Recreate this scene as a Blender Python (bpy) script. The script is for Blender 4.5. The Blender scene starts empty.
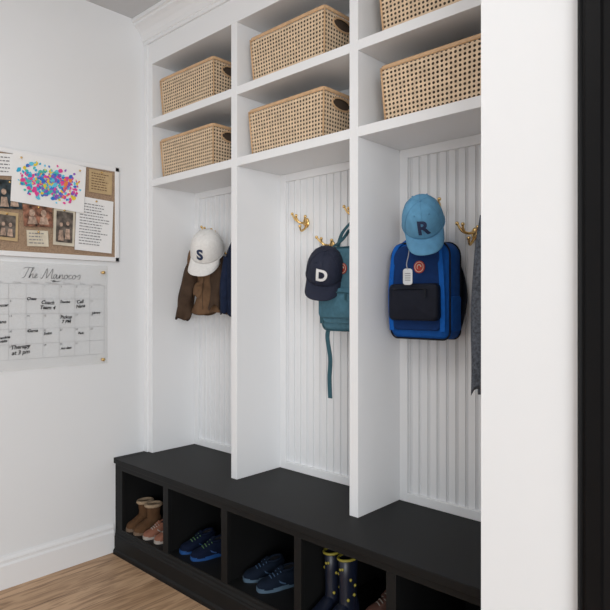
import bpy, bmesh, math, random
from mathutils import Vector, Matrix, Euler
R = random.Random(7)
D = bpy.data
COL = bpy.context.scene.collection
pi = math.pi

# ---------------------------------------------------------------- materials
def mat(name, col, rough=0.6, metal=0.0, noise=0.0, nscale=30, bump=0.0, bscale=200, spec=0.5, sheen=0.0, bdist=0.002):
    m = D.materials.new(name); m.use_nodes = True
    nt = m.node_tree; b = nt.nodes['Principled BSDF']
    b.inputs['Base Color'].default_value = (*col, 1)
    b.inputs['Roughness'].default_value = rough
    b.inputs['Metallic'].default_value = metal
    b.inputs['Specular IOR Level'].default_value = spec
    if sheen: b.inputs['Sheen Weight'].default_value = sheen
    tc = nt.nodes.new('ShaderNodeTexCoord')
    if noise:
        n = nt.nodes.new('ShaderNodeTexNoise'); n.inputs['Scale'].default_value = nscale
        n.inputs['Detail'].default_value = 4
        r = nt.nodes.new('ShaderNodeMapRange')
        r.inputs['From Min'].default_value = 0.3; r.inputs['From Max'].default_value = 0.7
        r.inputs['To Min'].default_value = 1 - noise; r.inputs['To Max'].default_value = 1 + noise
        mx = nt.nodes.new('ShaderNodeVectorMath'); mx.operation = 'SCALE'
        mx.inputs[0].default_value = col
        nt.links.new(tc.outputs['Object'], n.inputs['Vector'])
        nt.links.new(n.outputs['Fac'], r.inputs['Value'])
        nt.links.new(r.outputs['Result'], mx.inputs['Scale'])
        nt.links.new(mx.outputs[0], b.inputs['Base Color'])
    if bump:
        n2 = nt.nodes.new('ShaderNodeTexNoise'); n2.inputs['Scale'].default_value = bscale
        bp = nt.nodes.new('ShaderNodeBump'); bp.inputs['Strength'].default_value = bump
        bp.inputs['Distance'].default_value = bdist
        nt.links.new(tc.outputs['Object'], n2.inputs['Vector'])
        nt.links.new(n2.outputs['Fac'], bp.inputs['Height'])
        nt.links.new(bp.outputs['Normal'], b.inputs['Normal'])
    return m

M = {}
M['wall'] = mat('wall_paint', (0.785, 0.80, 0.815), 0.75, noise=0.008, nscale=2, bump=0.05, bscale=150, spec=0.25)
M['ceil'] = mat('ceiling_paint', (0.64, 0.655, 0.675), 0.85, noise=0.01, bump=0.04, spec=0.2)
M['white'] = mat('cabinet_white', (0.825, 0.836, 0.85), 0.45, noise=0.005, nscale=3, spec=0.35)
M['trim'] = mat('trim_white', (0.82, 0.828, 0.84), 0.4, noise=0.005, nscale=3)
M['black'] = mat('bench_black', (0.007, 0.0073, 0.0077), 0.55, noise=0.1, nscale=8, spec=0.22)
M['door'] = mat('door_black', (0.004, 0.004, 0.0045), 0.5, noise=0.1, nscale=8, spec=0.15)
M['brass'] = mat('brass', (0.78, 0.54, 0.23), 0.22, 1.0, noise=0.05)
M['cane'] = mat('cane', (0.72, 0.55, 0.375), 0.6, noise=0.14, nscale=40, bump=0.2)
M['canerim'] = mat('rattan_rim', (0.60, 0.39, 0.22), 0.5, noise=0.12, nscale=30, bump=0.15)
M['caneshade'] = mat('basket_inner_shade', (0.07, 0.047, 0.032), 0.8, noise=0.1)  # dark liner colour stands in for the shade inside the baskets
M['paper'] = mat('paper', (0.84, 0.84, 0.84), 0.8, noise=0.01)
M['ink'] = mat('ink', (0.012, 0.012, 0.016), 0.7, noise=0.05)
M['greyink'] = mat('grey_ink', (0.33, 0.33, 0.35), 0.7, noise=0.02)
M['printink'] = mat('print_ink', (0.22, 0.22, 0.23), 0.7, noise=0.02)
M['cork'] = mat('cork', (0.34, 0.235, 0.155), 0.9, noise=0.3, nscale=220, bump=0.3)

def floor_mat():
    m = D.materials.new('oak_floor'); m.use_nodes = True
    nt = m.node_tree; b = nt.nodes['Principled BSDF']; L = nt.links
    tc = nt.nodes.new('ShaderNodeTexCoord')
    mp = nt.nodes.new('ShaderNodeMapping'); mp.inputs['Rotation'].default_value = (0, 0, pi/2)
    L.new(tc.outputs['Object'], mp.inputs['Vector'])
    br = nt.nodes.new('ShaderNodeTexBrick')
    br.inputs['Scale'].default_value = 1
    br.inputs['Brick Width'].default_value = 1.7; br.inputs['Row Height'].default_value = 0.17
    br.inputs['Mortar Size'].default_value = 0.0014; br.inputs['Mortar Smooth'].default_value = 0.1
    br.inputs['Color1'].default_value = (0.59, 0.395, 0.245, 1)
    br.inputs['Color2'].default_value = (0.46, 0.295, 0.172, 1)
    br.inputs['Mortar'].default_value = (0.12, 0.07, 0.04, 1)
    br.offset = 0.37
    L.new(mp.outputs[0], br.inputs['Vector'])
    mp2 = nt.nodes.new('ShaderNodeMapping'); mp2.inputs['Scale'].default_value = (14, 1.6, 1)
    L.new(tc.outputs['Object'], mp2.inputs['Vector'])
    n = nt.nodes.new('ShaderNodeTexNoise'); n.inputs['Scale'].default_value = 2.2; n.inputs['Detail'].default_value = 8
    n.inputs['Distortion'].default_value = 1.6
    L.new(mp2.outputs[0], n.inputs['Vector'])
    cr = nt.nodes.new('ShaderNodeValToRGB')
    cr.color_ramp.elements[0].position = 0.3; cr.color_ramp.elements[0].color = (0.45, 0.38, 0.32, 1)
    cr.color_ramp.elements[1].position = 0.58; cr.color_ramp.elements[1].color = (1.1, 1.1, 1.1, 1)
    L.new(n.outputs['Fac'], cr.inputs['Fac'])
    mx = nt.nodes.new('ShaderNodeMix'); mx.data_type = 'RGBA'; mx.blend_type = 'MULTIPLY'; mx.inputs['Factor'].default_value = 0.9
    L.new(br.outputs['Color'], mx.inputs['A']); L.new(cr.outputs['Color'], mx.inputs['B'])
    mp3 = nt.nodes.new('ShaderNodeMapping'); mp3.inputs['Scale'].default_value = (5.0, 2.2, 1)
    L.new(tc.outputs['Object'], mp3.inputs['Vector'])
    vo = nt.nodes.new('ShaderNodeTexVoronoi'); vo.inputs['Scale'].default_value = 1.0
    L.new(mp3.outputs[0], vo.inputs['Vector'])
    cr2 = nt.nodes.new('ShaderNodeValToRGB')
    cr2.color_ramp.elements[0].position = 0.03; cr2.color_ramp.elements[0].color = (0.30, 0.2, 0.14, 1)
    cr2.color_ramp.elements[1].position = 0.12; cr2.color_ramp.elements[1].color = (1, 1, 1, 1)
    L.new(vo.outputs['Distance'], cr2.inputs['Fac'])
    mx2 = nt.nodes.new('ShaderNodeMix'); mx2.data_type = 'RGBA'; mx2.blend_type = 'MULTIPLY'; mx2.inputs['Factor'].default_value = 0.8
    L.new(mx.outputs['Result'], mx2.inputs['A']); L.new(cr2.outputs['Color'], mx2.inputs['B'])
    L.new(mx2.outputs['Result'], b.inputs['Base Color'])
    b.inputs['Roughness'].default_value = 0.55
    return m
M['floor'] = floor_mat()

# ---------------------------------------------------------------- mesh helpers
def empty(name, loc=(0, 0, 0), rot=(0, 0, 0)):
    e = D.objects.new(name, None); COL.objects.link(e)
    e.empty_display_size = 0.05
    e.location = loc; e.rotation_euler = rot
    return e

def mobj(name, vf, m, parent=None, smooth=False, loc=(0, 0, 0), rot=(0, 0, 0), mats=None, fm=None):
    me = D.meshes.new(name)
    me.from_pydata([tuple(v) for v in vf[0]], [], vf[1])
    if mats:
        for q in mats: me.materials.append(q)
    else:
        me.materials.append(m)
    if fm:
        for i, p in enumerate(me.polygons): p.material_index = fm[i]
    bm = bmesh.new(); bm.from_mesh(me)
    bmesh.ops.recalc_face_normals(bm, faces=bm.faces)
    bm.to_mesh(me); bm.free()
    if smooth:
        for p in me.polygons: p.use_smooth = True
    me.update()
    o = D.objects.new(name, me); COL.objects.link(o)
    o.location = loc; o.rotation_euler = rot
    if parent: o.parent = parent
    return o

def join(*vfs):
    V = []; F = []
    for v, f in vfs:
        n = len(V); V += [tuple(x) for x in v]; F += [tuple(i+n for i in q) for q in f]
    return V, F

def boxvf(x0, x1, y0, y1, z0, z1):
    v = [(x0, y0, z0), (x1, y0, z0), (x1, y1, z0), (x0, y1, z0), (x0, y0, z1), (x1, y0, z1), (x1, y1, z1), (x0, y1, z1)]
    f = [(0, 3, 2, 1), (4, 5, 6, 7), (0, 1, 5, 4), (1, 2, 6, 5), (2, 3, 7, 6), (3, 0, 4, 7)]
    return v, f

def box(name, x0, x1, y0, y1, z0, z1, m, parent=None, bev=0.0):
    o = mobj(name, boxvf(x0, x1, y0, y1, z0, z1), m, parent)
    if bev:
        b = o.modifiers.new('bev', 'BEVEL'); b.width = bev; b.segments = 2
    return o

def extr(profile, a, b, axis='x'):
    n = len(profile); V = []
    for t in (a, b):
        for p, q in profile:
            V.append((t, p, q) if axis == 'x' else ((p, t, q) if axis == 'y' else (p, q, t)))
    F = [(i, (i+1) % n, n+(i+1) % n, n+i) for i in range(n)]
    F += [tuple(range(n)), tuple(range(2*n-1, n-1, -1))]
    return V, F

def catmull(pts, k=6):
    P = [Vector(p) for p in pts]
    if len(P) < 3: return P
    out = []
    for i in range(len(P)-1):
        p0 = P[max(i-1, 0)]; p1 = P[i]; p2 = P[i+1]; p3 = P[min(i+2, len(P)-1)]
        for j in range(k):
            t = j/k
            out.append(0.5*((2*p1)+(-p0+p2)*t+(2*p0-5*p1+4*p2-p3)*t*t+(-p0+3*p1-3*p2+p3)*t**3))
    out.append(P[-1]); return out

def tube(pts, r, seg=10, k=6, closed=False, flat=1.0, r2=None):
    P = [Vector(p) for p in pts]
    ring = P if closed else catmull(P, k)
    n = len(ring); V = []; F = []
    up = None
    for i in range(n):
        if closed: t = (ring[(i+1) % n]-ring[i-1]).normalized()
        else: t = (ring[min(i+1, n-1)]-ring[max(i-1, 0)]).normalized()
        if up is None:
            up = Vector((0, 0, 1)) if abs(t.z) < 0.9 else Vector((0, 1, 0))
        s = t.cross(up)
        if s.length < 1e-5: s = t.orthogonal()
        s.normalize(); u = s.cross(t).normalized(); up = u
        rr = r if r2 is None else r+(r2-r)*i/(n-1)
        for j in range(seg):
            a = 2*pi*j/seg
            V.append(ring[i]+s*math.cos(a)*rr+u*math.sin(a)*rr*flat)
    m = n if closed else n-1
    for i in range(m):
        for j in range(seg):
            a = i*seg+j; b = i*seg+(j+1) % seg; c = ((i+1) % n)*seg+(j+1) % seg; d = ((i+1) % n)*seg+j
            F.append((a, b, c, d))
    if not closed:
        F.append(tuple(range(seg))); F.append(tuple(range((n-1)*seg, n*seg))[::-1])
    return V, F

def sphere(c, r, sx=1, sy=1, sz=1, u=12, v=8):
    V = []; F = []
    for i in range(v+1):
        t = pi*i/v
        for j in range(u):
            a = 2*pi*j/u
            V.append((c[0]+r*sx*math.sin(t)*math.cos(a), c[1]+r*sy*math.sin(t)*math.sin(a), c[2]+r*sz*math.cos(t)))
    for i in range(v):
        for j in range(u):
            F.append((i*u+j, i*u+(j+1) % u, (i+1)*u+(j+1) % u, (i+1)*u+j))
    return V, F

def rrect(w, h, r, n=6, rb=None):
    rb = r if rb is None else rb
    pts = []
    for cx, cz, a0, rr in ((w/2-r, h/2-r, 0, r), (-w/2+r, h/2-r, pi/2, r), (-w/2+rb, -h/2+rb, pi, rb), (w/2-rb, -h/2+rb, 1.5*pi, rb)):
        for i in range(n+1):
            a = a0+pi/2*i/n
            pts.append((cx+rr*math.cos(a), cz+rr*math.sin(a)))
    return pts

def pillow(w, h, d, r, bulge=0.01, rb=None, edge=0.015, off=(0, 0, 0)):
    O = rrect(w, h, r, 7, rb); n = len(O)
    rings = [(0.5, 0.0), (0.9, 0.0), (1-edge*0.9/w*2, 0.0), (1, -edge*0.35), (1, -(d-edge))]
    for i in range(1, 5):
        a = pi/2*i/4
        rings.append((1-(1-math.cos(a))*edge*2/w, -(d-edge)-edge*math.sin(a)))
    s0 = rings[-1][0]
    for i in range(1, 6):
        rings.append((s0*(1-i/6.0), -d-bulge*(1-(1-i/6.0)**2)))
    V = []; F = []
    for s, y in rings:
        for x, z in O:
            V.append((x*s+off[0], y+off[1], z*s+off[2]))
    for i in range(len(rings)-1):
        for j in range(n):
            F.append((i*n+j, i*n+(j+1) % n, (i+1)*n+(j+1) % n, (i+1)*n+j))
    F.append(tuple(range(n))); F.append(tuple(range((len(rings)-1)*n, len(rings)*n)))
    return V, F

def strap(pts, w, t, wdir=(1, 0, 0), k=8):
    P = catmull(pts, k); n = len(P); W = Vector(wdir).normalized(); V = []; F = []
    for i in range(n):
        tt = (P[min(i+1, n-1)]-P[max(i-1, 0)]).normalized()
        nn = tt.cross(W).normalized()
        for a, b in ((-1, -1), (1, -1), (1, 1), (-1, 1)):
            V.append(P[i]+W*a*w/2+nn*b*t/2)
    for i in range(n-1):
        for j in range(4):
            F.append((i*4+j, i*4+(j+1) % 4, (i+1)*4+(j+1) % 4, (i+1)*4+j))
    F += [(0, 1, 2, 3), ((n-1)*4, (n-1)*4+3, (n-1)*4+2, (n-1)*4+1)]
    return V, F

def textvf(s, size, shear=0.0, align='CENTER', bold=0.0):
    c = D.curves.new('t', 'FONT'); c.body = s; c.size = size; c.shear = shear
    c.offset = bold
    c.align_x = align; c.align_y = 'CENTER'; c.resolution_u = 4
    o = D.objects.new('t', c); COL.objects.link(o)
    bpy.context.view_layer.update()
    me = D.meshes.new_from_object(o)
    bm = bmesh.new(); bm.from_mesh(me)
    bmesh.ops.triangulate(bm, faces=bm.faces)
    bm.verts.ensure_lookup_table()
    V = [tuple(v.co) for v in bm.verts]; F = [tuple(v.index for v in f.verts) for f in bm.faces]
    bm.free(); D.objects.remove(o); D.curves.remove(c); D.meshes.remove(me)
    return V, F

def drape(name, path, m, parent=None, folds=6, amp=0.15, seed=1, seg=56, sub=9):
    rr = random.Random(seed)
    ph = [rr.uniform(0, 6.28) for _ in range(8)]
    P = []
    for i in range(len(path)-1):
        a = path[max(i-1, 0)]; b = path[i]; c = path[i+1]; d = path[min(i+2, len(path)-1)]
        for j in range(sub):
            t = j/sub
            P.append([0.5*((2*b[q])+(-a[q]+c[q])*t+(2*a[q]-5*b[q]+4*c[q]-d[q])*t*t+(-a[q]+3*b[q]-3*c[q]+d[q])*t**3) for q in range(5)])
    P.append(list(path[-1])); n = len(P); V = []; F = []
    for i, (x, y, z, rx, ry) in enumerate(P):
        s = i/(n-1)
        for j in range(seg):
            a = 2*pi*j/seg
            k = 1+amp*(0.35+0.65*s)*(math.sin(folds*a+ph[0]+2.2*s)*0.6+math.sin((folds*2-1)*a+ph[1]-3*s)*0.3+math.sin(2*a+ph[2]+5*s)*0.3+0.35*math.sin(14*s+ph[5]+3*a))
            zz = z+0.010*math.sin(3*a+ph[3])*s+0.005*math.sin(9*s+ph[4]+2*a)
            V.append((x+rx*k*math.cos(a), y+ry*k*math.sin(a), zz))
    for i in range(n-1):
        for j in range(seg):
            F.append((i*seg+j, i*seg+(j+1) % seg, (i+1)*seg+(j+1) % seg, (i+1)*seg+j))
    F.append(tuple(range(seg)))
    b = len(V)
    x, y, z, rx, ry = P[-1]
    for j in range(seg):
        v = V[(n-1)*seg+j]
        V.append((x+(v[0]-x)*0.8, y+(v[1]-y)*0.8, v[2]+0.02))
    for j in range(seg):
        F.append(((n-1)*seg+j, (n-1)*seg+(j+1) % seg, b+(j+1) % seg, b+j))
    F.append(tuple(range(b, b+seg)))
    return mobj(name, (V, F), m, parent, smooth=True)

# ---------------------------------------------------------------- room
H = 2.82
XL = -2.82
box('floor', -2.95, 5.2, -4.2, 2.2, -0.05, 0, M['floor'])
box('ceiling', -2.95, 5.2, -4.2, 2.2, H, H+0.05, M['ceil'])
box('wall_left', -2.95, XL, -4.2, 2.2, 0, H, M['wall'])
box('wall_back', XL, 5.2, 2.07, 2.2, 0, H, M['wall'])
wr = empty('wall_right')
box('pier', -0.64, -0.40, 1.30, 2.07, 0, H, M['wall'], wr)
box('header', -0.40, 0.55, 1.30, 1.44, 2.2, H, M['wall'], wr)
box('panel', 0.55, 5.2, 1.30, 1.44, 0, H, M['wall'], wr)

def baseprof(h, t, s=1):
    return [(0, 0), (s*t, 0), (s*t, h*0.72), (s*t*0.85, h*0.75), (s*t*0.62, h*0.78), (s*t*0.62, h*0.84), (s*t*0.75, h*0.87), (s*t*0.55, h*0.93), (s*t*0.25, h*0.97), (s*t*0.2, h), (0, h)]
mobj('baseboard_left', extr([(XL+p, q) for p, q in baseprof(0.145, 0.02)], -4.2, 1.556, 'y'), M['trim'])
mobj('baseboard_right', extr([(1.30-p, q) for p, q in baseprof(0.145, 0.02)], -0.64, -0.43, 'x'), M['trim'])

dr = empty('door_1')
casing = [(-0.4150, 1.30), (-0.4150, 1.278), (-0.409, 1.272), (-0.404, 1.276), (-0.400, 1.276), (-0.397, 1.268), (-0.368, 1.268), (-0.364, 1.276), (-0.352, 1.279), (-0.345, 1.30)]
mobj('casing_left', extr([(p, q) for p, q in casing], 0, 2.27, 'z'), M['door'], dr)
mobj('casing_right', extr([(0.15-p, q) for p, q in casing], 0, 2.27, 'z'), M['door'], dr)
box('casing_top', -0.415, 0.56, 1.272, 1.30, 2.2, 2.27, M['door'], dr)
box('jamb', -0.40, -0.35, 1.30, 1.44, 0, 2.2, M['door'], dr)
box('slab', -0.35, 0.5, 1.33, 1.375, 0.005, 2.2, M['door'], dr, 0.003)
for i, (a, b) in enumerate(((0.2, 0.95), (1.1, 2.05))):
    box('panel_%d' % i, -0.22, 0.38, 1.315, 1.335, a, b, M['door'], dr, 0.008)
mobj('knob', join(tube([(0.44, 1.33, 1.0), (0.44, 1.28, 1.0)], 0.01), sphere((0.44, 1.265, 1.0), 0.026)), M['brass'], dr, True)

# ---------------------------------------------------------------- locker cabinet
YF = 1.75; YB = 2.03; ZB = 0.487
cab = empty('mudroom_locker_cabinet')
S1a, S1b, S2a, S2b, TOP = 1.922, 1.960, 2.248, 2.286, 2.582
W = M['white']
LS = -2.752
box('side_left', XL+0.001, LS, YF, YB+0.035, ZB, TOP, W, cab, 0.0015)
for i, (a, b) in enumerate(((-2.094, -2.054), (-1.397, -1.356), (-0.70, -0.655))):
    box('divider_%d' % i, a, b, YF, YB+0.035, ZB, TOP, W, cab, 0.0015)
bays = [(LS, -2.094), (-2.054, -1.397), (-1.356, -0.70)]
box('scribe', XL+0.001, -2.788, YF-0.008, YF, ZB, 2.70, W, cab, 0.001)
for i, (a, b) in enumerate(bays):
    box('shelf_low_%d' % i, a, b, YF+0.0, YB+0.035, S1a, S1b, W, cab, 0.0015)
    box('shelf_mid_%d' % i, a, b, YF+0.0, YB+0.035, S2a, S2b, W, cab, 0.0015)
    box('cubby_back_%d' % i, a, b, YB+0.01, YB+0.035, S1b, TOP, W, cab)
    prof = []
    n = int(round((b-a)/0.0405)); st = (b-a)/n
    y0 = YB+0.012
    for k in range(n):
        x = a+k*st
        prof += [(x, y0), (x+0.0006, y0+0.0062), (x+0.0034, y0+0.0062), (x+0.0042, y0+0.0015), (x+0.0067, y0-0.0006), (x+0.0092, y0+0.0015), (x+0.0100, y0+0.004), (x+0.0122, y0+0.004), (x+0.013, y0)]
    prof += [(b, y0), (b, YB+0.035), (a, YB+0.035)]
    mobj('beadboard_%d' % i, extr(prof, ZB, S1a, 'z'), W, cab)
    box('frame_l_%d' % i, a, a+0.038, YB-0.003, YB+0.02, ZB, S1a, W, cab, 0.002)
    box('frame_r_%d' % i, b-0.038, b, YB-0.003, YB+0.02, ZB, S1a, W, cab, 0.002)
    box('frame_b_%d' % i, a+0.038, b-0.038, YB-0.003, YB+0.02, ZB, ZB+0.036, W, cab, 0.002)
    box('frame_t_%d' % i, a+0.038, b-0.038, YB-0.003, YB+0.02, S1a-0.036, S1a, W, cab, 0.002)
box('top_board', XL+0.001, -0.645, YF, YB+0.035, TOP, H-0.001, W, cab, 0.0015)
cp = [(YF, 2.695), (YF-0.012, 2.695), (YF-0.012, 2.712), (YF-0.018, 2.716), (YF-0.022, 2.735), (YF-0.034, 2.757), (YF-0.052, 2.776), (YF-0.068, 2.786), (YF-0.070, 2.797), (YF-0.082, 2.80), (YF-0.082, H-0.001), (YF, H-0.001)]
mobj('crown', extr(cp, XL+0.001, -0.645, 'x'), W, cab)

# ---------------------------------------------------------------- bench
bn = empty('shoe_storage_bench')
K = M['black']; BX0, BX1 = -2.776, -0.655; BY = 1.562; CF = 0.13
box('top', BX0-0.006, BX1, BY-0.012, YB+0.035, ZB-0.028, ZB, K, bn, 0.003)
box('back', BX0, BX1, YB+0.01, YB+0.035, 0, ZB-0.028, K, bn)
box('cubby_floor', BX0, BX1, BY+0.002, YB+0.01, CF-0.03, CF, K, bn)
box('rail_top', BX0, BX1, BY, BY+0.02, 0.432, ZB-0.028, K, bn, 0.001)
st = [(-2.776, -2.735), (-2.365, -2.324), (-1.935, -1.895), (-1.509, -1.473), (-1.096, -1.058), (-0.69, -0.655)]
for i, (a, b) in enumerate(st):
    box('stile_%d' % i, a, b, BY, BY+0.02, CF-0.0, 0.432, K, bn, 0.001)
    box('partition_%d' % i, a+0.008, b-0.008, BY+0.02, YB+0.01, CF, ZB-0.028, K, bn)
box('toe_fill', BX0, BX1, BY+0.002, YB+0.01, 0.0, CF-0.03, K, bn)
bp = [(BY+0.002, 0), (BY-0.022, 0), (BY-0.022, 0.018), (BY-0.014, 0.028), (BY-0.014, 0.088), (BY-0.010, 0.094), (BY-0.010, 0.100), (BY-0.004, 0.108), (BY-0.003, 0.118), (BY, 0.124), (BY, CF), (BY+0.002, CF)]
mobj('base_moulding', extr(bp, BX0-0.010, BX1, 'x'), K, bn)
box('scribe', XL+0.001, BX0, BY+0.01, BY+0.03, 0, ZB-0.03, K, bn)
box('scribe_top', XL+0.001, BX0-0.006, BY, YB+0.035, ZB-0.028, ZB, K, bn)

# ---------------------------------------------------------------- baskets
def cane_panel(c00, c10, c11, c01, nx, nz, hole=None):
    V = []; F = []
    A, B, C, E = map(Vector, (c00, c10, c11, c01))
    def P(u, v): return A*(1-u)*(1-v)+B*u*(1-v)+C*u*v+E*(1-u)*v
    gi = {}
    for j in range(nz+1):
        for i in range(nx+1):
            gi[i, j] = len(V); V.append(P(i/nx, j/nz))
    q = 0.29; o = 0.13
    octs = [(0.5-o, 0.5-q), (0.5+o, 0.5-q), (0.5+q, 0.5-o), (0.5+q, 0.5+o), (0.5+o, 0.5+q), (0.5-o, 0.5+q), (0.5-q, 0.5+o), (0.5-q, 0.5-o)]
    for j in range(nz):
        for i in range(nx):
            if hole and hole((i+0.5)/nx, (j+0.5)/nz): continue
            b = len(V)
            for x, y in octs: V.append(P((i+x)/nx, (j+y)/nz))
            g0, g1, g2, g3 = gi[i, j], gi[i+1, j], gi[i+1, j+1], gi[i, j+1]
            F += [(g0, g1, b+1, b), (g1, b+2, b+1), (g1, g2, b+3, b+2), (g2, b+4, b+3), (g2, g3, b+5, b+4), (g3, b+6, b+5), (g3, g0, b+7, b+6), (g0, b, b+7)]
    return V, F

def make_basket_mesh():
    w0, w1, d0, d1, h = 0.213, 0.226, 0.105, 0.116, 0.203
    b = [(-w0, -d0, 0.008), (w0, -d0, 0.008), (w0, d0, 0.008), (-w0, d0, 0.008)]
    t = [(-w1, -d1, h), (w1, -d1, h), (w1, d1, h), (-w1, d1, h)]
    nx, nz, ny = 26, 12, 13
    hole = lambda u, v: ((u-0.5)/0.24)**2+((v-0.79)/0.115)**2 < 1
    cane = join(cane_panel(b[0], b[1], t[1], t[0], nx, nz), cane_panel(b[1], b[2], t[2], t[1], ny, nz, hole),
                cane_panel(b[2], b[3], t[3], t[2], nx, nz), cane_panel(b[3], b[0], t[0], t[3], ny, nz, hole))
    rim = []
    def loop(w, d, z, r, rad=0.016, fl=1.0):
        pts = [(x, y, z) for x, y in rrect(2*w, 2*d, rad, 4)]
        return tube(pts, r, 8, closed=True, flat=fl)
    rim.append(loop(w1, d1, h, 0.0050, fl=1.7))
    rim.append(loop(w0+0.001, d0+0.001, 0.0085, 0.0045, fl=1.3))
    for i in range(4): rim.append(tube([b[i], t[i]], 0.004, 8))
    for s in (-1, 1):
        pts = []
        for k in range(24):
            a = 2*pi*k/24
            z = 0.008+(h-0.008)*(0.79+0.125*math.sin(a)); y = 0.118*2*0.26*math.cos(a)
            x = w0+(w1-w0)*(z/h)
            pts.append((s*(x+0.001), y, z))
        rim.append(tube(pts, 0.004, 8, closed=True))
    rim = join(*rim)
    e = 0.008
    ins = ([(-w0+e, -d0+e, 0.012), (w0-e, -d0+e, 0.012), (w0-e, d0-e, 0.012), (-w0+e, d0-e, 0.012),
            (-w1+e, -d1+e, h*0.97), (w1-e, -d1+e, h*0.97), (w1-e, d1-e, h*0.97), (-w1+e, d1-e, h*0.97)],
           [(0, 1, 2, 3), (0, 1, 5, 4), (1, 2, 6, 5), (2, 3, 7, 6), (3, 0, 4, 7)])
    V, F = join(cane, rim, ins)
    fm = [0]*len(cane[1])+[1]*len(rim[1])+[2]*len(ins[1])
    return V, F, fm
V, F, fm = make_basket_mesh()
bmesh_me = None
ys = YF+0.028+0.118
for i, (x, z, dy, rz) in enumerate([(-2.492, S1b, 0, 0.0), (-2.492, S2b, 0, 0.01), (-1.778, S1b, 0.0, 0.0), (-1.770, S2b, 0, -0.01), (-1.046, S1b, 0, 0.0), (-1.055, S2b, 0.0, 0.0)]):
    if bmesh_me is None:
        o = mobj('wicker_basket', (V, F), None, mats=[M['cane'], M['canerim'], M['caneshade']], fm=fm)
        bmesh_me = o.data
        for k, p in enumerate(bmesh_me.polygons): p.use_smooth = (p.material_index == 1)
    else:
        o = D.objects.new('wicker_basket', bmesh_me); COL.objects.link(o)
    o.location = (x, ys+dy, z+0.001); o.rotation_euler = (0, 0, rz)

# ---------------------------------------------------------------- hooks
def hook(x, z, seed=0, s=1.15):
    rr = random.Random(seed)
    parts = []
    n = 20
    pr = []
    for yy, r in ((0.0, 0.012), (-0.004, 0.012), (-0.007, 0.008)):
        pr.append([(r*math.cos(2*pi*k/n), yy, r*1.7*math.sin(2*pi*k/n)) for k in range(n)])
    Vp = sum(pr, []); Fp = []
    for i in range(2):
        for k in range(n): Fp.append((i*n+k, i*n+(k+1) % n, (i+1)*n+(k+1) % n, (i+1)*n+k))
    Fp += [tuple(range(n)), tuple(range(2*n, 3*n))]
    parts.append((Vp, Fp))
    br = [((0, -0.004, 0.004), (-0.010, -0.025, 0.000), (-0.024, -0.042, 0.010), (-0.040, -0.050, 0.034)),
          ((0, -0.004, 0.0), (0.008, -0.025, -0.010), (0.022, -0.042, -0.004), (0.036, -0.050, 0.016)),
          ((0, -0.004, -0.008), (0.002, -0.018, -0.024), (0.000, -0.036, -0.036), (0.004, -0.05, -0.020)),
          ((-0.018, -0.036, 0.004), (-0.020, -0.044, 0.016), (-0.018, -0.048, 0.028))]
    for b in br:
        b = [(p[0]+rr.uniform(-.002, .002), p[1], p[2]+rr.uniform(-.002, .002)) for p in b]
        parts.append(tube(b, 0.005, 10, r2=0.0038))
        parts.append(sphere(b[-1], 0.0065))
    o = mobj('brass_coat_hook', join(*parts), M['brass'], smooth=True, loc=(x, YB+0.0112, z))
    o.scale = (s, s, s)
for i, (a, b) in enumerate(bays):
    hook(a+0.170, 1.675, i*3+1); hook((a+b)/2, 1.555, i*3+2); hook(b-0.170, 1.675, i*3+3)

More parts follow.
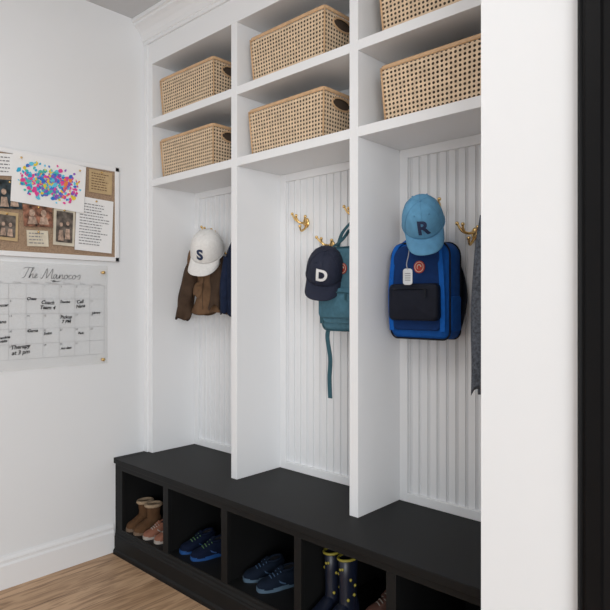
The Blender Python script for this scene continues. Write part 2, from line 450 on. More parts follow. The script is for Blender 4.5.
# ---------------------------------------------------------------- caps
def cap(name, loc, tilt, yaw, roll, mc, mb, ml, letter, a=0.078, b=0.09, Hc=0.108, L=0.07, s=1.0, lsize=0.06):
    e = empty(name, loc)
    Rm = Matrix.Rotation(yaw, 4, 'Z') @ Matrix.Rotation(roll, 4, 'Y') @ Matrix.Rotation(tilt, 4, 'X')
    e.rotation_euler = Rm.to_euler(); e.scale = (s, s, s)
    def P(phi, t, off=0):
        c = max(math.cos(t), 0)**0.72
        return Vector(((a+off)*math.sin(phi)*c, -(b+off)*math.cos(phi)*c, (Hc+off)*math.sin(t)))
    nu, nv = 48, 14
    V = []; F = []
    for j in range(nv):
        for i in range(nu):
            ph = 2*pi*i/nu
            k = 1-0.012*abs(math.cos(3*ph))**12
            p = P(ph, pi/2*j/nv)
            V.append((p.x*k, p.y*k, p.z))
    V.append((0, 0, Hc))
    for j in range(nv-1):
        for i in range(nu): F.append((j*nu+i, j*nu+(i+1) % nu, (j+1)*nu+(i+1) % nu, (j+1)*nu+i))
    for i in range(nu): F.append(((nv-1)*nu+i, (nv-1)*nu+(i+1) % nu, len(V)-1))
    o = mobj('crown', (V, F), mc, e, True)
    sd = o.modifiers.new('s', 'SOLIDIFY'); sd.thickness = 0.002
    sm = []
    for k in range(6):
        ph = pi*k/3
        sm.append(tube([P(ph, pi/2*q/8*0.99, 0.0004) for q in range(9)], 0.0009, 6, 2))
    sm.append(sphere((0, 0, Hc+0.001), 0.006, sz=0.6))
    sm.append(tube([P(2*pi*k/40, 0.02, 0.0006) for k in range(40)], 0.0018, 6, closed=True))
    for k in range(6):
        sm.append(sphere(P(pi/6+pi*k/3, 0.95, 0.0), 0.0032))
    mobj('seams', join(*sm), mb, e, True)
    V = []; F = []; nu, nv = 28, 10
    for j in range(nv+1):
        v = j/nv
        for i in range(nu+1):
            u = -1+2*i/nu
            ph = u*math.radians(66)
            p = P(ph, 0.0, 0.0)
            l = L*(max(0, 1-abs(u)**2.4))**0.55
            x = p.x*(1+0.12*v*(1-u*u)); y = p.y-l*v
            z = -0.012*v-0.026*(x/a)**2*(0.3+0.7*v)+0.006
            V.append((x, y, z))
    for j in range(nv):
        for i in range(nu):
            F.append((j*(nu+1)+i, j*(nu+1)+i+1, (j+1)*(nu+1)+i+1, (j+1)*(nu+1)+i))
    o = mobj('brim', (V, F), mb, e, True)
    sd = o.modifiers.new('s', 'SOLIDIFY'); sd.thickness = 0.003
    tv, tf = textvf(letter, lsize, bold=0.0022)
    bm = bmesh.new(); vs = [bm.verts.new(v) for v in tv]
    for f in tf:
        try: bm.faces.new([vs[i] for i in f])
        except Exception: pass
    bmesh.ops.subdivide_edges(bm, edges=bm.edges, cuts=2)
    bmesh.ops.triangulate(bm, faces=bm.faces)
    bm.verts.ensure_lookup_table()
    vv = []
    for v in bm.verts:
        t = 0.47+v.co.y/0.10
        c = max(math.cos(t), 0.1)**0.72
        vv.append(P(v.co.x/(a*c), t, 0.003))
    ff = [tuple(q.index for q in f.verts) for f in bm.faces]; bm.free()
    o = mobj('letter', (vv, ff), ml, e)
    sd = o.modifiers.new('s', 'SOLIDIFY'); sd.thickness = 0.0015
    mobj('strap', strap([(0.05, b*0.78, 0.012), (0, b*1.01, 0.010), (-0.05, b*0.78, 0.012)], 0.018, 0.002, (0, 0, 1)), mb, e)
    return e

cw = mat('cap_white', (0.74, 0.73, 0.71), 0.85, noise=0.05, nscale=90, bump=0.3, bscale=500)
cnavy = mat('cap_navy', (0.010, 0.014, 0.034), 0.8, noise=0.1, nscale=60, bump=0.3, bscale=500)
cblue = mat('cap_sky', (0.11, 0.31, 0.50), 0.85, noise=0.1, nscale=40, bump=0.3, bscale=500)
cblue2 = mat('cap_sky_brim', (0.10, 0.28, 0.46), 0.85, noise=0.1, nscale=40, bump=0.3, bscale=500)
lnavy = mat('letter_navy', (0.012, 0.025, 0.075), 0.7, noise=0.05)
lwhite = mat('letter_white', (0.75, 0.75, 0.75), 0.7, noise=0.03)
cap('baseball_cap', (-2.425, 1.872, 1.560), 0.80, 0.55, 0.15, cw, cw, lnavy, 'S', s=1.10, lsize=0.066)
cap('baseball_cap', (-1.628, 1.880, 1.424), 0.72, 0.55, 0.12, cnavy, cnavy, lwhite, 'D', s=1.07, lsize=0.062)
cap('baseball_cap', (-1.142, 1.862, 1.590), 0.90, 0.5, -0.12, cblue, cblue2, lnavy, 'R', s=0.98, lsize=0.072)

# ---------------------------------------------------------------- backpacks
def backpack(name, loc, yaw, w, h, d, mbody, mpanel, mpocket, mstrap, mtrim, logo=True, pz=-0.17, ph=0.36):
    e = empty(name, loc, (0, 0, yaw))
    mobj('body', pillow(w, h, d, 0.055, 0.012, 0.03, 0.022, (0, d/2, 0)), mbody, e, True)
    mobj('front_panel', pillow(w*0.80, h*0.88, 0.008, 0.05, 0.004, 0.02, 0.005, (0, -d/2-0.006, 0.01)), mpanel, e, True)
    mobj('pocket', pillow(w*0.84, h*ph, 0.035, 0.02, 0.012, 0.02, 0.014, (0, -d/2-0.008, h*pz)), mpocket, e, True)
    z0 = h*pz+h*ph/2-0.020
    mobj('pocket_zip', tube([(-w*0.37, -d/2-0.036, z0-0.01), (-w*0.2, -d/2-0.051, z0), (w*0.2, -d/2-0.051, z0), (w*0.37, -d/2-0.036, z0-0.01)], 0.0028, 8), mtrim, e, True)
    mobj('zip_pull', strap([(w*0.25, -d/2-0.053, z0), (w*0.26, -d/2-0.056, z0-0.03)], 0.008, 0.003), mtrim, e)
    pts = [(x, -d/2+0.014, z) for x, z in rrect(w+0.002, h+0.002, 0.055, 7, 0.03)]
    mobj('main_zip', tube(pts, 0.0035, 8, closed=True), mtrim, e, True)
    pts = [(x, d/2-0.014, z) for x, z in rrect(w+0.002, h+0.002, 0.055, 7, 0.03)]
    mobj('back_piping', tube(pts, 0.003, 8, closed=True), mtrim, e, True)
    for s in (-1, 1):
        mobj('webbing', strap([(s*w*0.435, -d/2-0.008, -h*0.42), (s*w*0.44, -d/2-0.014, 0), (s*w*0.38, -d/2-0.008, h*0.42), (s*w*0.28, -d*0.3, h*0.515), (s*w*0.18, 0, h/2+0.035), (s*w*0.06, 0.0, h/2+0.062)], 0.02, 0.003), mstrap, e)
        mobj('side_pocket', pillow(d*0.66, h*0.36, 0.006, 0.012, 0.002, None, 0.002), mbody, e, True, loc=(s*w/2, 0, -h*0.24), rot=(0, 0, s*pi/2))
        mobj('shoulder_strap', strap([(s*w*0.22, d/2+0.004, h*0.45), (s*w*0.40, d/2+0.020, h*0.22), (s*w*0.50, d/2+0.014, -h*0.05), (s*w*0.50, d/2-0.01, -h*0.30), (s*w*0.44, d/2-0.005, -h*0.42)], 0.028, 0.007, (0.85, 0, 0.3)), mtrim, e)
    mobj('grab_handle', tube([(-w*0.08, 0.0, h/2+0.055), (0, 0.0, h/2+0.075), (w*0.08, 0.0, h/2+0.055)], 0.009, 10, flat=0.6), mstrap, e, True)
    if logo:
        n = 28; q = 0.023
        V = [(q*math.cos(2*pi*k/n), 0, q*math.sin(2*pi*k/n)) for k in range(n)]+[(q*math.cos(2*pi*k/n), 0.003, q*math.sin(2*pi*k/n)) for k in range(n)]
        F = [tuple(range(n)), tuple(range(n, 2*n))]+[(k, (k+1) % n, n+(k+1) % n, n+k) for k in range(n)]
        lr = mat(name+'_logo_red', (0.40, 0.045, 0.03), 0.7, noise=0.05)
        lw = mat(name+'_logo_white', (0.62, 0.56, 0.46), 0.7, noise=0.03)
        y = -d/2-0.022
        c = (w*0.08, y, h*0.24)
        mobj('logo', (V, F), lr, e, loc=c)
        mobj('logo_ring', tube([(0.018*math.cos(2*pi*k/n), 0, 0.018*math.sin(2*pi*k/n)) for k in range(n)], 0.0012, 6, closed=True), lw, e, True, loc=(c[0], y-0.0005, c[2]))
        mobj('logo_fox', tube([(0.008*math.cos(k*.5), 0, 0.008*math.sin(k*.5)) for k in range(9)], 0.0024, 6, r2=0.001), lw, e, True, loc=(c[0], y-0.0005, c[2]))
    return e

def fab(n, c, r=0.8, **k): return mat(n, c, r, noise=0.12, nscale=50, bump=0.25, bscale=600, spec=0.2, **k)
royal = fab('royal_canvas', (0.005, 0.080, 0.34)); navy = fab('deep_blue_canvas', (0.004, 0.028, 0.12)); pocketb = fab('pocket_navy', (0.007, 0.009, 0.018), 0.65)
straps = fab('strap_blue', (0.005, 0.10, 0.42)); trimk = fab('zip_dark', (0.006, 0.008, 0.014), 0.5)
backpack('kids_backpack', (-1.185, 1.945, 1.343), 0.0, 0.252, 0.36, 0.105, royal, navy, pocketb, straps, trimk, pz=-0.12, ph=0.38)
teal = fab('teal_canvas', (0.08, 0.19, 0.255)); teal2 = fab('teal_panel', (0.065, 0.165, 0.225)); tealt = fab('teal_strap', (0.04, 0.105, 0.135))
b2 = backpack('kids_backpack', (-1.560, 1.955, 1.355), 0.0, 0.24, 0.35, 0.10, teal, teal, teal2, tealt, tealt)
mobj('dangling_strap', strap([(-0.085, -0.02, -0.14), (-0.094, -0.035, -0.20), (-0.082, -0.03, -0.30), (-0.088, -0.028, -0.385), (-0.082, -0.03, -0.47)], 0.022, 0.003), tealt, b2)
mobj('loop_strap', strap([(-0.07, 0.0, 0.16), (-0.05, 0.01, 0.24), (0.0, 0.03, 0.30)], 0.018, 0.003), tealt, b2)
tg = empty('luggage_tag', (-1.180, 1.818, 1.392), (0, 0, 0.5))
tm = mat('tag_metal', (0.52, 0.53, 0.54), 0.4, 0.2, noise=0.05)
mobj('plate', pillow(0.034, 0.060, 0.003, 0.010, 0.0005, 0.010, 0.001), tm, tg, True)
mobj('engraving', join(*[boxvf(-0.010, 0.010, -0.0045, -0.0035, z, z+0.003) for z in (-0.014, -0.006, 0.002, 0.010)]), M['printink'], tg)
mobj('chain', tube([(0.0, -0.002, 0.026), (-0.004, -0.004, 0.045), (0.002, 0.0, 0.075), (0.006, 0.008, 0.11)], 0.0018, 6), M['greyink'], tg, True)

# ---------------------------------------------------------------- garments
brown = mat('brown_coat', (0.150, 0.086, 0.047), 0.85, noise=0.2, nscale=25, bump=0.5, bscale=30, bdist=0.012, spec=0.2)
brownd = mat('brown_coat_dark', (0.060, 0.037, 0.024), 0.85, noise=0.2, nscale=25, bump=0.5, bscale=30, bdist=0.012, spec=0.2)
greyw = mat('grey_coat', (0.10, 0.112, 0.135), 0.95, noise=0.45, nscale=120, bump=0.5, bscale=200, spec=0.15)
nav = mat('navy_coat', (0.010, 0.017, 0.042), 0.9, noise=0.2, nscale=40, bump=0.4, bscale=40, bdist=0.008, spec=0.2)
c1 = empty('brown_jacket')
drape('body', [(-2.582, 1.990, 1.69, 0.015, 0.012), (-2.54, 1.970, 1.65, 0.045, 0.03), (-2.51, 1.955, 1.57, 0.085, 0.045), (-2.49, 1.950, 1.46, 0.105, 0.052), (-2.485, 1.945, 1.35, 0.105, 0.055), (-2.49, 1.94, 1.24, 0.115, 0.060)], brown, c1, 4, 0.30, 3)
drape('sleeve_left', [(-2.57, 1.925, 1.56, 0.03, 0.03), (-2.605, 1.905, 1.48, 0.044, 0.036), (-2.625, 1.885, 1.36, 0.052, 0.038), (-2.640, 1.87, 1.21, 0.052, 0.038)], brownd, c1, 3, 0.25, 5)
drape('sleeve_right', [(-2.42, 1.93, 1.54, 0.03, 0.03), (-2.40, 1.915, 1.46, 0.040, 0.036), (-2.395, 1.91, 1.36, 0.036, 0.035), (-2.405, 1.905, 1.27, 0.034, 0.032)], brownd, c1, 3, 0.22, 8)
drape('hood', [(-2.575, 1.955, 1.64, 0.02, 0.02), (-2.57, 1.93, 1.60, 0.055, 0.04), (-2.56, 1.915, 1.54, 0.070, 0.05), (-2.545, 1.92, 1.46, 0.05, 0.04)], brown, c1, 4, 0.2, 9)
drape('pocket_flap', [(-2.525, 1.895, 1.40, 0.02, 0.01), (-2.525, 1.885, 1.38, 0.038, 0.012), (-2.525, 1.882, 1.33, 0.036, 0.012)], brown, c1, 3, 0.05, 10)
mobj('zip', tube([(-2.480, 1.893, 1.50), (-2.472, 1.882, 1.42), (-2.477, 1.876, 1.34), (-2.47, 1.874, 1.26)], 0.0016), brownd, c1, True)
c2 = empty('navy_jacket')
drape('body', [(-2.262, 1.985, 1.67, 0.015, 0.012), (-2.258, 1.96, 1.62, 0.05, 0.04), (-2.250, 1.94, 1.52, 0.085, 0.055), (-2.245, 1.94, 1.38, 0.088, 0.055), (-2.245, 1.94, 1.235, 0.090, 0.055)], nav, c2, 5, 0.15, 11)
drape('sleeve', [(-2.315, 1.92, 1.53, 0.026, 0.026), (-2.318, 1.905, 1.42, 0.030, 0.03), (-2.318, 1.90, 1.32, 0.028, 0.03), (-2.32, 1.90, 1.245, 0.026, 0.026)], nav, c2, 3, 0.12, 12)
c3 = empty('grey_coat')
drape('body', [(-0.871, 1.975, 1.69, 0.015, 0.015), (-0.865, 1.955, 1.64, 0.05, 0.04), (-0.855, 1.94, 1.55, 0.090, 0.055), (-0.848, 1.93, 1.35, 0.104, 0.06), (-0.846, 1.93, 1.15, 0.108, 0.065), (-0.845, 1.93, 0.98, 0.112, 0.065)], greyw, c3, 6, 0.12, 21)
drape('sleeve', [(-0.925, 1.93, 1.60, 0.026, 0.03), (-0.932, 1.91, 1.45, 0.034, 0.034), (-0.935, 1.90, 1.22, 0.038, 0.034), (-0.932, 1.895, 0.99, 0.034, 0.03)], greyw, c3, 3, 0.14, 22)

# ---------------------------------------------------------------- shoes
def upper(L, Wd, Hh, z0=0.012):
    T = [0, .04, .12, .25, .4, .5, .6, .72, .85, .94, 1]
    Wt = [.35, .62, .80, .82, .80, .86, .95, 1, .92, .68, .3]
    Ht = [.75, .95, 1.0, .96, .90, .86, .72, .56, .46, .38, .22]
    V = []; F = []; n = 16
    for t, w, h in zip(T, Wt, Ht):
        y = L/2-L*t
        for k in range(n+1):
            a = pi*k/n
            cx = math.cos(a); sx = math.sin(a)
            V.append((Wd/2*w*math.copysign(abs(cx)**0.75, cx), y, z0+Hh*h*abs(sx)**0.7))
    m = n+1
    for i in range(len(T)-1):
        for k in range(n): F.append((i*m+k, i*m+k+1, (i+1)*m+k+1, (i+1)*m+k))
    F.append(tuple(range(m))); F.append(tuple(range((len(T)-1)*m, len(T)*m)))
    return V, F
def sole(L, Wd, h, z=0.0):
    pts = []
    for k in range(40):
        a = 2*pi*k/40
        y = -math.cos(a)*L/2*1.03; x = math.sin(a)
        t = (L/2-y)/L
        w = 0.80+0.20*max(0, min(1, (t-0.3)/0.4))
        if 0.3 < t < 0.6: w -= 0.05*math.sin((t-0.3)/0.3*pi)
        pts.append((math.copysign(abs(x)**0.65, x)*Wd/2*1.06*w, y))
    return extr(pts, z, z+h, 'z')
def shoe(name, parent, loc, yaw, L, mu, ms, ml, mstripe=None, Wd=0.075, Hh=0.062):
    e = empty(name, loc, (0, 0, yaw)); e.parent = parent
    mobj('upper', upper(L, Wd, Hh), mu, e, True)
    mobj('sole', sole(L, Wd, 0.016), ms, e)
    n = 24
    pts = [(Wd*0.30*math.cos(2*pi*k/n), L*0.24+L*0.17*math.sin(2*pi*k/n), 0.012+Hh*0.97+0.006*math.sin(2*pi*k/n)) for k in range(n)]
    mobj('collar', tube(pts, 0.0055, 8, closed=True), mu, e, True)
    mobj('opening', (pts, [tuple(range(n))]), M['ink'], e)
    mobj('tongue', strap([(0, L*0.09, 0.012+Hh*1.12), (0, L*0.03, 0.012+Hh*1.0), (0, -L*0.08, 0.012+Hh*0.84)], Wd*0.34, 0.005), mu, e)
    lc = []
    for k in range(4):
        y = L*(0.02-0.07*k); z = 0.012+Hh*(0.96-0.105*k)
        lc.append(tube([(-Wd*0.22, y, z-0.008), (0, y-0.004, z+0.002), (Wd*0.22, y, z-0.008)], 0.0022, 6, 4))
    mobj('laces', join(*lc), ml, e, True)
    for s in (-1, 1):
        mobj('stripe', strap([(s*Wd*0.42, L*0.10, 0.022), (s*Wd*0.425, 0.0, 0.030), (s*Wd*0.38, -L*0.08, 0.040)], 0.005, 0.004, (0, 0.6, 0.8)), mstripe or ml, e)
    return e
def boot(name, parent, loc, yaw, L, h, mu, ms, mcuff, Wd=0.075, cuffr=0.009, band=None):
    e = empty(name, loc, (0, 0, yaw)); e.parent = parent
    mobj('foot', upper(L, Wd, 0.068), mu, e, True)
    mobj('sole', sole(L, Wd, 0.016), ms, e)
    V = []; F = []; n = 24
    prof = [(0.03, 0.98), (0.06, 0.92), (0.09, 0.88), (h*0.7, 0.93), (h-0.002, 1.0), (h, 0.9), (h*0.75, 0.82), (0.09, 0.78)]
    for z, s in prof:
        for k in range(n):
            a = 2*pi*k/n
            V.append((Wd*0.44*s*math.cos(a), L*0.22+L*0.265*s*math.sin(a), z))
    for i in range(len(prof)-1):
        for k in range(n): F.append((i*n+k, i*n+(k+1) % n, (i+1)*n+(k+1) % n, (i+1)*n+k))
    F.append(tuple(range((len(prof)-1)*n, len(prof)*n)))
    mobj('shaft', (V, F), mu, e, True)
    pts = [(Wd*0.45*math.cos(2*pi*k/n), L*0.22+L*0.27*math.sin(2*pi*k/n), h-0.004) for k in range(n)]
    mobj('cuff', tube(pts, cuffr, 10, closed=True), mcuff, e, True)
    if band:
        rr = random.Random(5); sp = []
        for k in range(10):
            a = rr.uniform(0, 2*pi); z = rr.uniform(0.07, h-0.03)
            sp.append(sphere((Wd*0.405*math.cos(a), L*0.22+L*0.243*math.sin(a), z), 0.006, u=8, v=6))
        mobj('print_spots', join(*sp), band, e, True)
    return e
suede = mat('suede_tan', (0.085, 0.044, 0.022), 0.95, noise=0.15, nscale=30, bump=0.2, spec=0.15)
fleece = mat('fleece', (0.32, 0.235, 0.155), 1.0, noise=0.2, nscale=120, bump=0.8, bscale=300)
rub = mat('rubber_tan', (0.13, 0.085, 0.055), 0.7, noise=0.1)
pinkc = mat('sneaker_coral', (0.21, 0.09, 0.058), 0.7, noise=0.1, spec=0.2); whs = mat('sole_white', (0.32, 0.285, 0.255), 0.6, noise=0.05)
nvs = mat('sneaker_navy', (0.004, 0.008, 0.023), 0.85, noise=0.15, bump=0.2, spec=0.10); lime = mat('lime', (0.06, 0.14, 0.06), 0.6, noise=0.05); blues = mat('sneaker_blue', (0.01, 0.05, 0.17), 0.7, noise=0.1)
nsole = mat('sole_blue', (0.012, 0.06, 0.20), 0.6, noise=0.05, spec=0.2)
grs = mat('sneaker_slate', (0.006, 0.011, 0.022), 0.85, noise=0.15, spec=0.10); gsole = mat('sole_bluegrey', (0.07, 0.115, 0.165), 0.6, noise=0.05, spec=0.2)
slst = mat('stripe_steel', (0.03, 0.07, 0.14), 0.7, noise=0.1)
rb = mat('rain_boot_navy', (0.005, 0.008, 0.020), 0.4, noise=0.2, nscale=20); yel = mat('rain_yellow', (0.27, 0.23, 0.03), 0.5, noise=0.05)
brs = mat('brown_shoe', (0.12, 0.055, 0.042), 0.6, noise=0.1)
p = empty('pair_of_suede_boots', (0, 0, 0))
boot('boot_a', p, (-2.697, 1.642, CF), 0.0, 0.145, 0.135, suede, rub, fleece, Wd=0.066)
boot('boot_b', p, (-2.622, 1.642, CF), -0.10, 0.145, 0.135, suede, rub, fleece, Wd=0.066)
p = empty('pair_of_coral_sneakers')
shoe('shoe_a', p, (-2.540, 1.645, CF), -0.12, 0.145, pinkc, whs, whs, None, 0.060, 0.052)
shoe('shoe_b', p, (-2.460, 1.655, CF), -0.05, 0.145, pinkc, whs, whs, None, 0.060, 0.052)
p = empty('pair_of_navy_sneakers')
shoe('shoe_a', p, (-2.262, 1.69, CF), -0.22, 0.18, nvs, nsole, lime, blues)
shoe('shoe_b', p, (-2.160, 1.68, CF), -0.30, 0.18, nvs, nsole, lime, blues)
p = empty('pair_of_slate_sneakers')
shoe('shoe_a', p, (-1.825, 1.71, CF), -0.42, 0.185, grs, gsole, slst, slst)
shoe('shoe_b', p, (-1.720, 1.69, CF), -0.38, 0.185, grs, gsole, slst, slst)
p = empty('pair_of_rain_boots')
boot('boot_a', p, (-1.432, 1.662, CF), 0.0, 0.165, 0.235, rb, yel, yel, Wd=0.066, cuffr=0.005, band=yel)
boot('boot_b', p, (-1.358, 1.655, CF), -0.08, 0.165, 0.235, rb, yel, yel, Wd=0.066, cuffr=0.005, band=yel)
p = empty('pair_of_brown_shoes')
shoe('shoe_a', p, (-1.265, 1.80, CF), -0.40, 0.17, brs, whs, whs, None, 0.070, 0.075)
shoe('shoe_b', p, (-1.165, 1.78, CF), -0.30, 0.17, brs, whs, whs, None, 0.070, 0.075)

# ---------------------------------------------------------------- bulletin board
bb = empty('bulletin_board')
by0, by1, bz0, bz1 = 0.70, 1.588, 1.510, 2.003
X0 = XL
box('cork_panel', X0, X0+0.008, by0, by1, bz0, bz1, M['cork'], bb)
fw = 0.024
box('frame_t', X0, X0+0.013, by0, by1, bz1-fw, bz1, M['trim'], bb, 0.003)
box('frame_b', X0, X0+0.013, by0, by1, bz0, bz0+fw, M['trim'], bb, 0.003)
box('frame_l', X0, X0+0.013, by0, by0+fw, bz0, bz1, M['trim'], bb, 0.003)
box('frame_r', X0, X0+0.013, by1-fw, by1, bz0, bz1, M['trim'], bb, 0.003)
RW = Matrix(((0, 0, 1), (1, 0, 0), (0, 1, 0))).to_4x4()
def sheet(name, yc, zc, w, h, rot, off, m, lines=0, lm=None, parent=bb, margin=0.1, seed=1, lh=0.3):
    e = D.objects.new(name, None); COL.objects.link(e); e.parent = parent
    e.matrix_local = Matrix.Translation((X0+off, yc, zc)) @ RW @ Matrix.Rotation(rot, 4, 'Z')
    V = []; F = []
    nx = 6
    for j in range(2):
        for i in range(nx+1):
            u = i/nx
            V.append((-w/2+w*u, -h/2+h*j, 0.002*(2*u-1)**2))
    for i in range(nx): F.append((i, i+1, nx+1+i+1, nx+1+i))
    mobj('paper', (V, F), m, e, True)
    if lines:
        rr = random.Random(seed); Vs = []
        pitch = h*(1-2*margin)/lines
        for k in range(lines):
            y = h/2-h*margin-pitch*(k+0.6); x = -w/2+w*margin
            end = w/2-w*margin*rr.uniform(1, 3.5)
            while x < end:
                ww = rr.uniform(0.006, 0.018); Vs.append(boxvf(x, min(x+ww, end), y, y+pitch*lh, 0.0024, 0.0028)); x += ww+0.004
        mobj('print', join(*Vs), lm or M['printink'], e)
    return e
pins = []
def pin(y, z, off=0.02):
    pins.append(join(tube([(X0+0.010, y, z), (X0+off+0.006, y, z)], 0.0025, 8), sphere((X0+off+0.007, y, z), 0.005)))
e = sheet('painting', 1.220, 1.868, 0.350, 0.232, -0.05, 0.020, M['paper'])
pal = [(0.02, 0.40, 0.64), (0.03, 0.18, 0.60), (0.26, 0.10, 0.52), (0.75, 0.06, 0.30), (0.06, 0.5, 0.42), (0.8, 0.62, 0.05), (0.85, 0.25, 0.06), (0.12, 0.56, 0.76)]
pm = [mat('paint_%d' % i, c, 0.5, noise=0.1) for i, c in enumerate(pal)]
V = []; F = []; fmm = []
for k in range(380):
    while True:
        x = R.gauss(0, 0.085); y = R.gauss(0, 0.045)
        if abs(x) < 0.15 and abs(y) < 0.092 and (x/0.155)**2+(y/0.105)**2 < 1: break
    r = R.uniform(0.004, 0.010); n = 9; b0 = len(V); zz = 0.0026+k*0.000004
    ecc = R.uniform(0.6, 1.6); an = R.uniform(0, 3)
    for q in range(n):
        a = 2*pi*q/n; rr_ = r*R.uniform(0.75, 1.2)
        px_, py_ = rr_*math.cos(a)*ecc, rr_*math.sin(a)
        V.append((x+px_*math.cos(an)-py_*math.sin(an), y+px_*math.sin(an)+py_*math.cos(an), zz))
    F.append(tuple(range(b0, b0+n)))
    if x < -0.04: ci = R.choice([0, 1, 3, 0, 4, 3, 5, 7])
    elif x > 0.05: ci = R.choice([3, 2, 1, 6, 5, 2, 3, 7])
    else: ci = R.choice([0, 1, 2, 3, 5, 4, 2, 7])
    fmm.append(ci)
mobj('paint_dots', (V, F), None, e, mats=pm, fm=fmm)
pin(1.085, 1.965, 0.022); pin(1.365, 1.95, 0.022)
yp = mat('kraft_note', (0.52, 0.38, 0.21), 0.8, noise=0.08)
sheet('note', 1.482, 1.912, 0.125, 0.115, -0.02, 0.013, yp, 7, brown, seed=4)
sheet('letter', 1.448, 1.690, 0.198, 0.270, -0.04, 0.014, M['paper'], 15, M['printink'], seed=5)
pho = mat('photo_dark', (0.12, 0.10, 0.085), 0.35, noise=1.0, nscale=28)
pho2 = mat('photo_warm', (0.24, 0.11, 0.07), 0.35, noise=1.2, nscale=34)
pho3 = mat('photo_night', (0.03, 0.045, 0.055), 0.3, noise=1.2, nscale=30)
cream = mat('cream_card', (0.66, 0.60, 0.48), 0.7, noise=0.1)
skin = mat('photo_figure', (0.42, 0.30, 0.23), 0.5, noise=0.5, nscale=60)
def photo(yc, zc, w, h, rot, off, m, border=None, seed=1):
    if border:
        sheet('photo_mount', yc, zc, w+0.024, h+0.03, rot, off-0.003, border)
    e = sheet('photo', yc, zc, w, h, rot, off, m)
    rr = random.Random(seed)
    parts = []
    for k in range(2):
        cx = (-0.2+0.4*k)*w; cy = -0.02*h+rr.uniform(-.04, .04)*h
        r = 0.10*w
        parts.append(([(cx+r*math.cos(2*pi*i/14), cy+0.12*h+r*1.25*math.sin(2*pi*i/14), 0.0023) for i in range(14)], [tuple(range(14))]))
        parts.append(([(cx-r*1.7, cy-0.40*h, 0.0022), (cx+r*1.7, cy-0.40*h, 0.0022), (cx+r*1.1, cy-0.06*h, 0.0022), (cx-r*1.1, cy-0.06*h, 0.0022)], [(0, 1, 2, 3)]))
    mobj('figures', join(*parts), skin, e)
photo(1.292, 1.665, 0.082, 0.150, -0.03, 0.0165, pho, cream, 1)
photo(1.165, 1.705, 0.135, 0.10, 0.05, 0.0165, pho2, None, 2)
photo(1.035, 1.79, 0.11, 0.13, 0.05, 0.016, pho3, None, 3)
photo(1.025, 1.645, 0.076, 0.10, -0.03, 0.0175, pho, yp, 4)
sheet('note', 0.99, 1.92, 0.14, 0.10, 0.1, 0.015, M['paper'], 5)
sheet('note', 1.165, 1.600, 0.10, 0.075, 0.04, 0.013, cream, 4, M['printink'], seed=9)
for y, z in ((1.485, 1.962), (1.455, 1.81), (1.29, 1.745), (1.165, 1.745), (1.035, 1.845), (1.025, 1.70), (1.165, 1.63)): pin(y, z, 0.017)
mobj('pins', join(*pins), M['brass'], bb, True)

# ---------------------------------------------------------------- acrylic calendar
ac = D.materials.new('acrylic'); ac.use_nodes = True
nt = ac.node_tree; nt.nodes.remove(nt.nodes['Principled BSDF'])
tr = nt.nodes.new('ShaderNodeBsdfTransparent'); tr.inputs['Color'].default_value = (0.992, 0.995, 0.995, 1)
df = nt.nodes.new('ShaderNodeBsdfDiffuse'); df.inputs['Color'].default_value = (0.95, 0.95, 0.95, 1)
gl = nt.nodes.new('ShaderNodeBsdfGlossy'); gl.inputs['Roughness'].default_value = 0.15
m1 = nt.nodes.new('ShaderNodeMixShader'); m1.inputs['Fac'].default_value = 0.12
m2 = nt.nodes.new('ShaderNodeMixShader'); m2.inputs['Fac'].default_value = 0.04
nt.links.new(tr.outputs[0], m1.inputs[1]); nt.links.new(df.outputs[0], m1.inputs[2])
nt.links.new(m1.outputs[0], m2.inputs[1]); nt.links.new(gl.outputs[0], m2.inputs[2])
nt.links.new(m2.outputs[0], nt.nodes['Material Output'].inputs['Surface'])
cal = empty('acrylic_wall_calendar')
cy0, cy1, cz0, cz1 = 0.935, 1.518, 0.985, 1.486
XA = X0+0.014
box('sheet', XA, XA+0.003, cy0, cy1, cz0, cz1, ac, cal)
so = []
for y in (cy0+0.03, cy1-0.022):
    for z in (cz0+0.02, cz1-0.035):
        so.append(tube([(X0, y, z), (XA+0.008, y, z)], 0.008, 16)); so.append(sphere((XA+0.008, y, z), 0.0078, sx=0.4))
mobj('standoffs', join(*so), M['brass'], cal, True)
gy0, gy1, gz0, gz1 = 0.955, 1.500, 1.035, 1.385
ln = []
XT = XA+0.0032
for k in range(8):
    y = gy0+(gy1-gy0)*k/7; ln.append(boxvf(XT, XT+0.0003, y-0.0006, y+0.0006, gz0, gz1))
for k in range(6):
    z = gz0+(gz1-gz0)*k/5; ln.append(boxvf(XT, XT+0.0003, gy0, gy1, z-0.0006, z+0.0006))
mobj('grid', join(*ln), M['greyink'], cal)
def wt(s, y, z, size, m=None, shear=0.0, rot=0.0, name='writing', bold=0.0):
    vf = textvf(s, size, shear, bold=bold)
    o = mobj(name, vf, m or M['ink'], cal)
    o.matrix_local = Matrix.Translation((XT+0.0006, y, z)) @ RW @ Matrix.Rotation(rot, 4, 'Z')
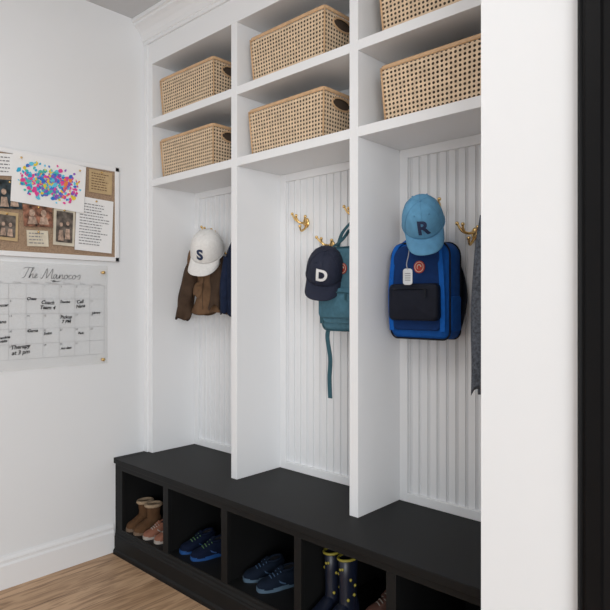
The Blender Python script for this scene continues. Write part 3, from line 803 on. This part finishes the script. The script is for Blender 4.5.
strokes = [[(0, 2.1), (.6, 2.35), (1.6, 2.25)], [(.95, 2.25), (.75, 1.2), (.5, .15), (.15, .05)],
  [(1.3, 0), (1.5, 1.2), (1.8, 2.2), (1.62, 2.35), (1.5, 1.2), (1.4, 0), (1.6, .7), (1.9, .95), (1.95, .4), (2.05, .02), (2.25, .15), (2.55, .5), (2.68, .85), (2.45, .95), (2.33, .5), (2.5, .03), (2.9, .25)],
  [(3.4, .2), (3.65, 0), (3.95, 1), (4.25, 2.25), (4.4, .9), (4.5, .1), (4.95, 1.2), (5.3, 2.2), (5.35, .9), (5.45, .05), (5.75, .2)],
  [(6.25, .85), (5.95, .98), (5.75, .5), (5.9, .03), (6.15, .4), (6.32, .95), (6.32, .2), (6.5, .03), (6.75, .4), (6.88, .95), (6.83, 0), (7.05, .7), (7.35, .95), (7.4, .2), (7.55, .02), (7.8, .3)],
  [(8.15, .95), (7.85, .8), (7.8, .3), (8.05, 0), (8.35, .3), (8.3, .8), (8.15, .95), (8.3, .72), (8.65, .7)],
  [(9.1, .8), (8.85, .98), (8.65, .5), (8.85, .02), (9.3, .3)],
  [(9.75, .95), (9.45, .8), (9.4, .3), (9.65, 0), (9.95, .3), (9.9, .8), (9.75, .95), (9.95, .7), (10.3, .6), (10.7, 1.1), (10.85, .5), (10.85, .1), (10.55, .02)],
  [(5.4, -.45), (6.3, -.6), (6.0, -.35), (5.8, -.7), (7.2, -.5)]]
u_ = 0.0258
tt = [tube([(XT+0.001, 1.088+x*u_+y*0.2*u_, 1.412+y*u_*0.82) for x, y in s], 0.0010, 6, 5) for s in strokes]
mobj('title', join(*tt), M['ink'], cal, True)
for k, d in enumerate(('Sunday', 'Monday', 'Tuesday', 'Wednesday', 'Thursday', 'Friday', 'Saturday')):
    wt(d, gy0+(k+0.5)*(gy1-gy0)/7, 1.391, 0.011, M['greyink'])
cwid = (gy1-gy0)/7; chh = (gz1-gz0)/5
for k in range(31):
    c = (k+3) % 7; r_ = (k+3)//7
    if r_ < 5: wt(str(k+1), gy0+c*cwid+0.009, gz1-r_*chh-0.010, 0.013, M['ink'])
notes = [('Coach\nTeam 4', 1.21, 1.285, 0.024), ('Chess', 1.135, 1.315, 0.018), ('Call\nNana', 1.372, 1.290, 0.022), ('Dentist', 1.295, 1.30, 0.016), ('Pickup\n7 PM', 1.300, 1.215, 0.022), ('Game', 1.14, 1.165, 0.020), ('Swim', 1.21, 1.150, 0.018), ('Library', 1.455, 1.245, 0.016),
         ('Therapy\nat 3 pm', 1.085, 1.080, 0.026), ('Piano', 1.0, 1.21, 0.020), ('Art class', 1.30, 1.075, 0.015), ('Soccer', 1.005, 1.285, 0.019), ('Park', 1.375, 1.145, 0.016), ('Grandma\nvisits', 1.01, 1.13, 0.016)]
for s, y, z, sz in notes: wt(s, y, z, sz, M['ink'], 0.25, R.uniform(-0.05, 0.12), bold=0.0007)

# ---------------------------------------------------------------- light
def area(name, loc, target, sx, sy, power, col=(1, 1, 1)):
    l = D.lights.new(name, 'AREA'); l.shape = 'RECTANGLE'; l.size = sx; l.size_y = sy; l.energy = power; l.color = col
    o = D.objects.new(name, l); COL.objects.link(o); o.location = loc
    o.rotation_euler = (Vector(target)-Vector(loc)).to_track_quat('-Z', 'Y').to_euler()
    return o
area('window_light', (3.6, -2.9, 1.55), (-1.8, 1.6, 1.4), 3.0, 2.1, 195, (0.965, 0.985, 1.0))
area('ceiling_fill', (-1.2, 0.0, 2.78), (-1.2, 0.0, 0), 1.6, 1.4, 17, (1.0, 0.99, 0.98))  # weak fill added below the ceiling, no visible fixture
w = D.worlds.new('World'); bpy.context.scene.world = w; w.use_nodes = True
w.node_tree.nodes['Background'].inputs['Color'].default_value = (0.92, 0.965, 1.0, 1)
w.node_tree.nodes['Background'].inputs['Strength'].default_value = 0.68

# ---------------------------------------------------------------- camera
cd = D.cameras.new('camera'); cd.sensor_width = 36; cd.sensor_fit = 'HORIZONTAL'; cd.lens = 36*586/610
cd.shift_y = -3/610
co = D.objects.new('camera', cd); COL.objects.link(co)
co.location = (0, 0, 1.3); co.rotation_euler = (pi/2, 0, math.radians(42.93))
bpy.context.scene.camera = co
bpy.context.scene.view_settings.view_transform = 'Standard'
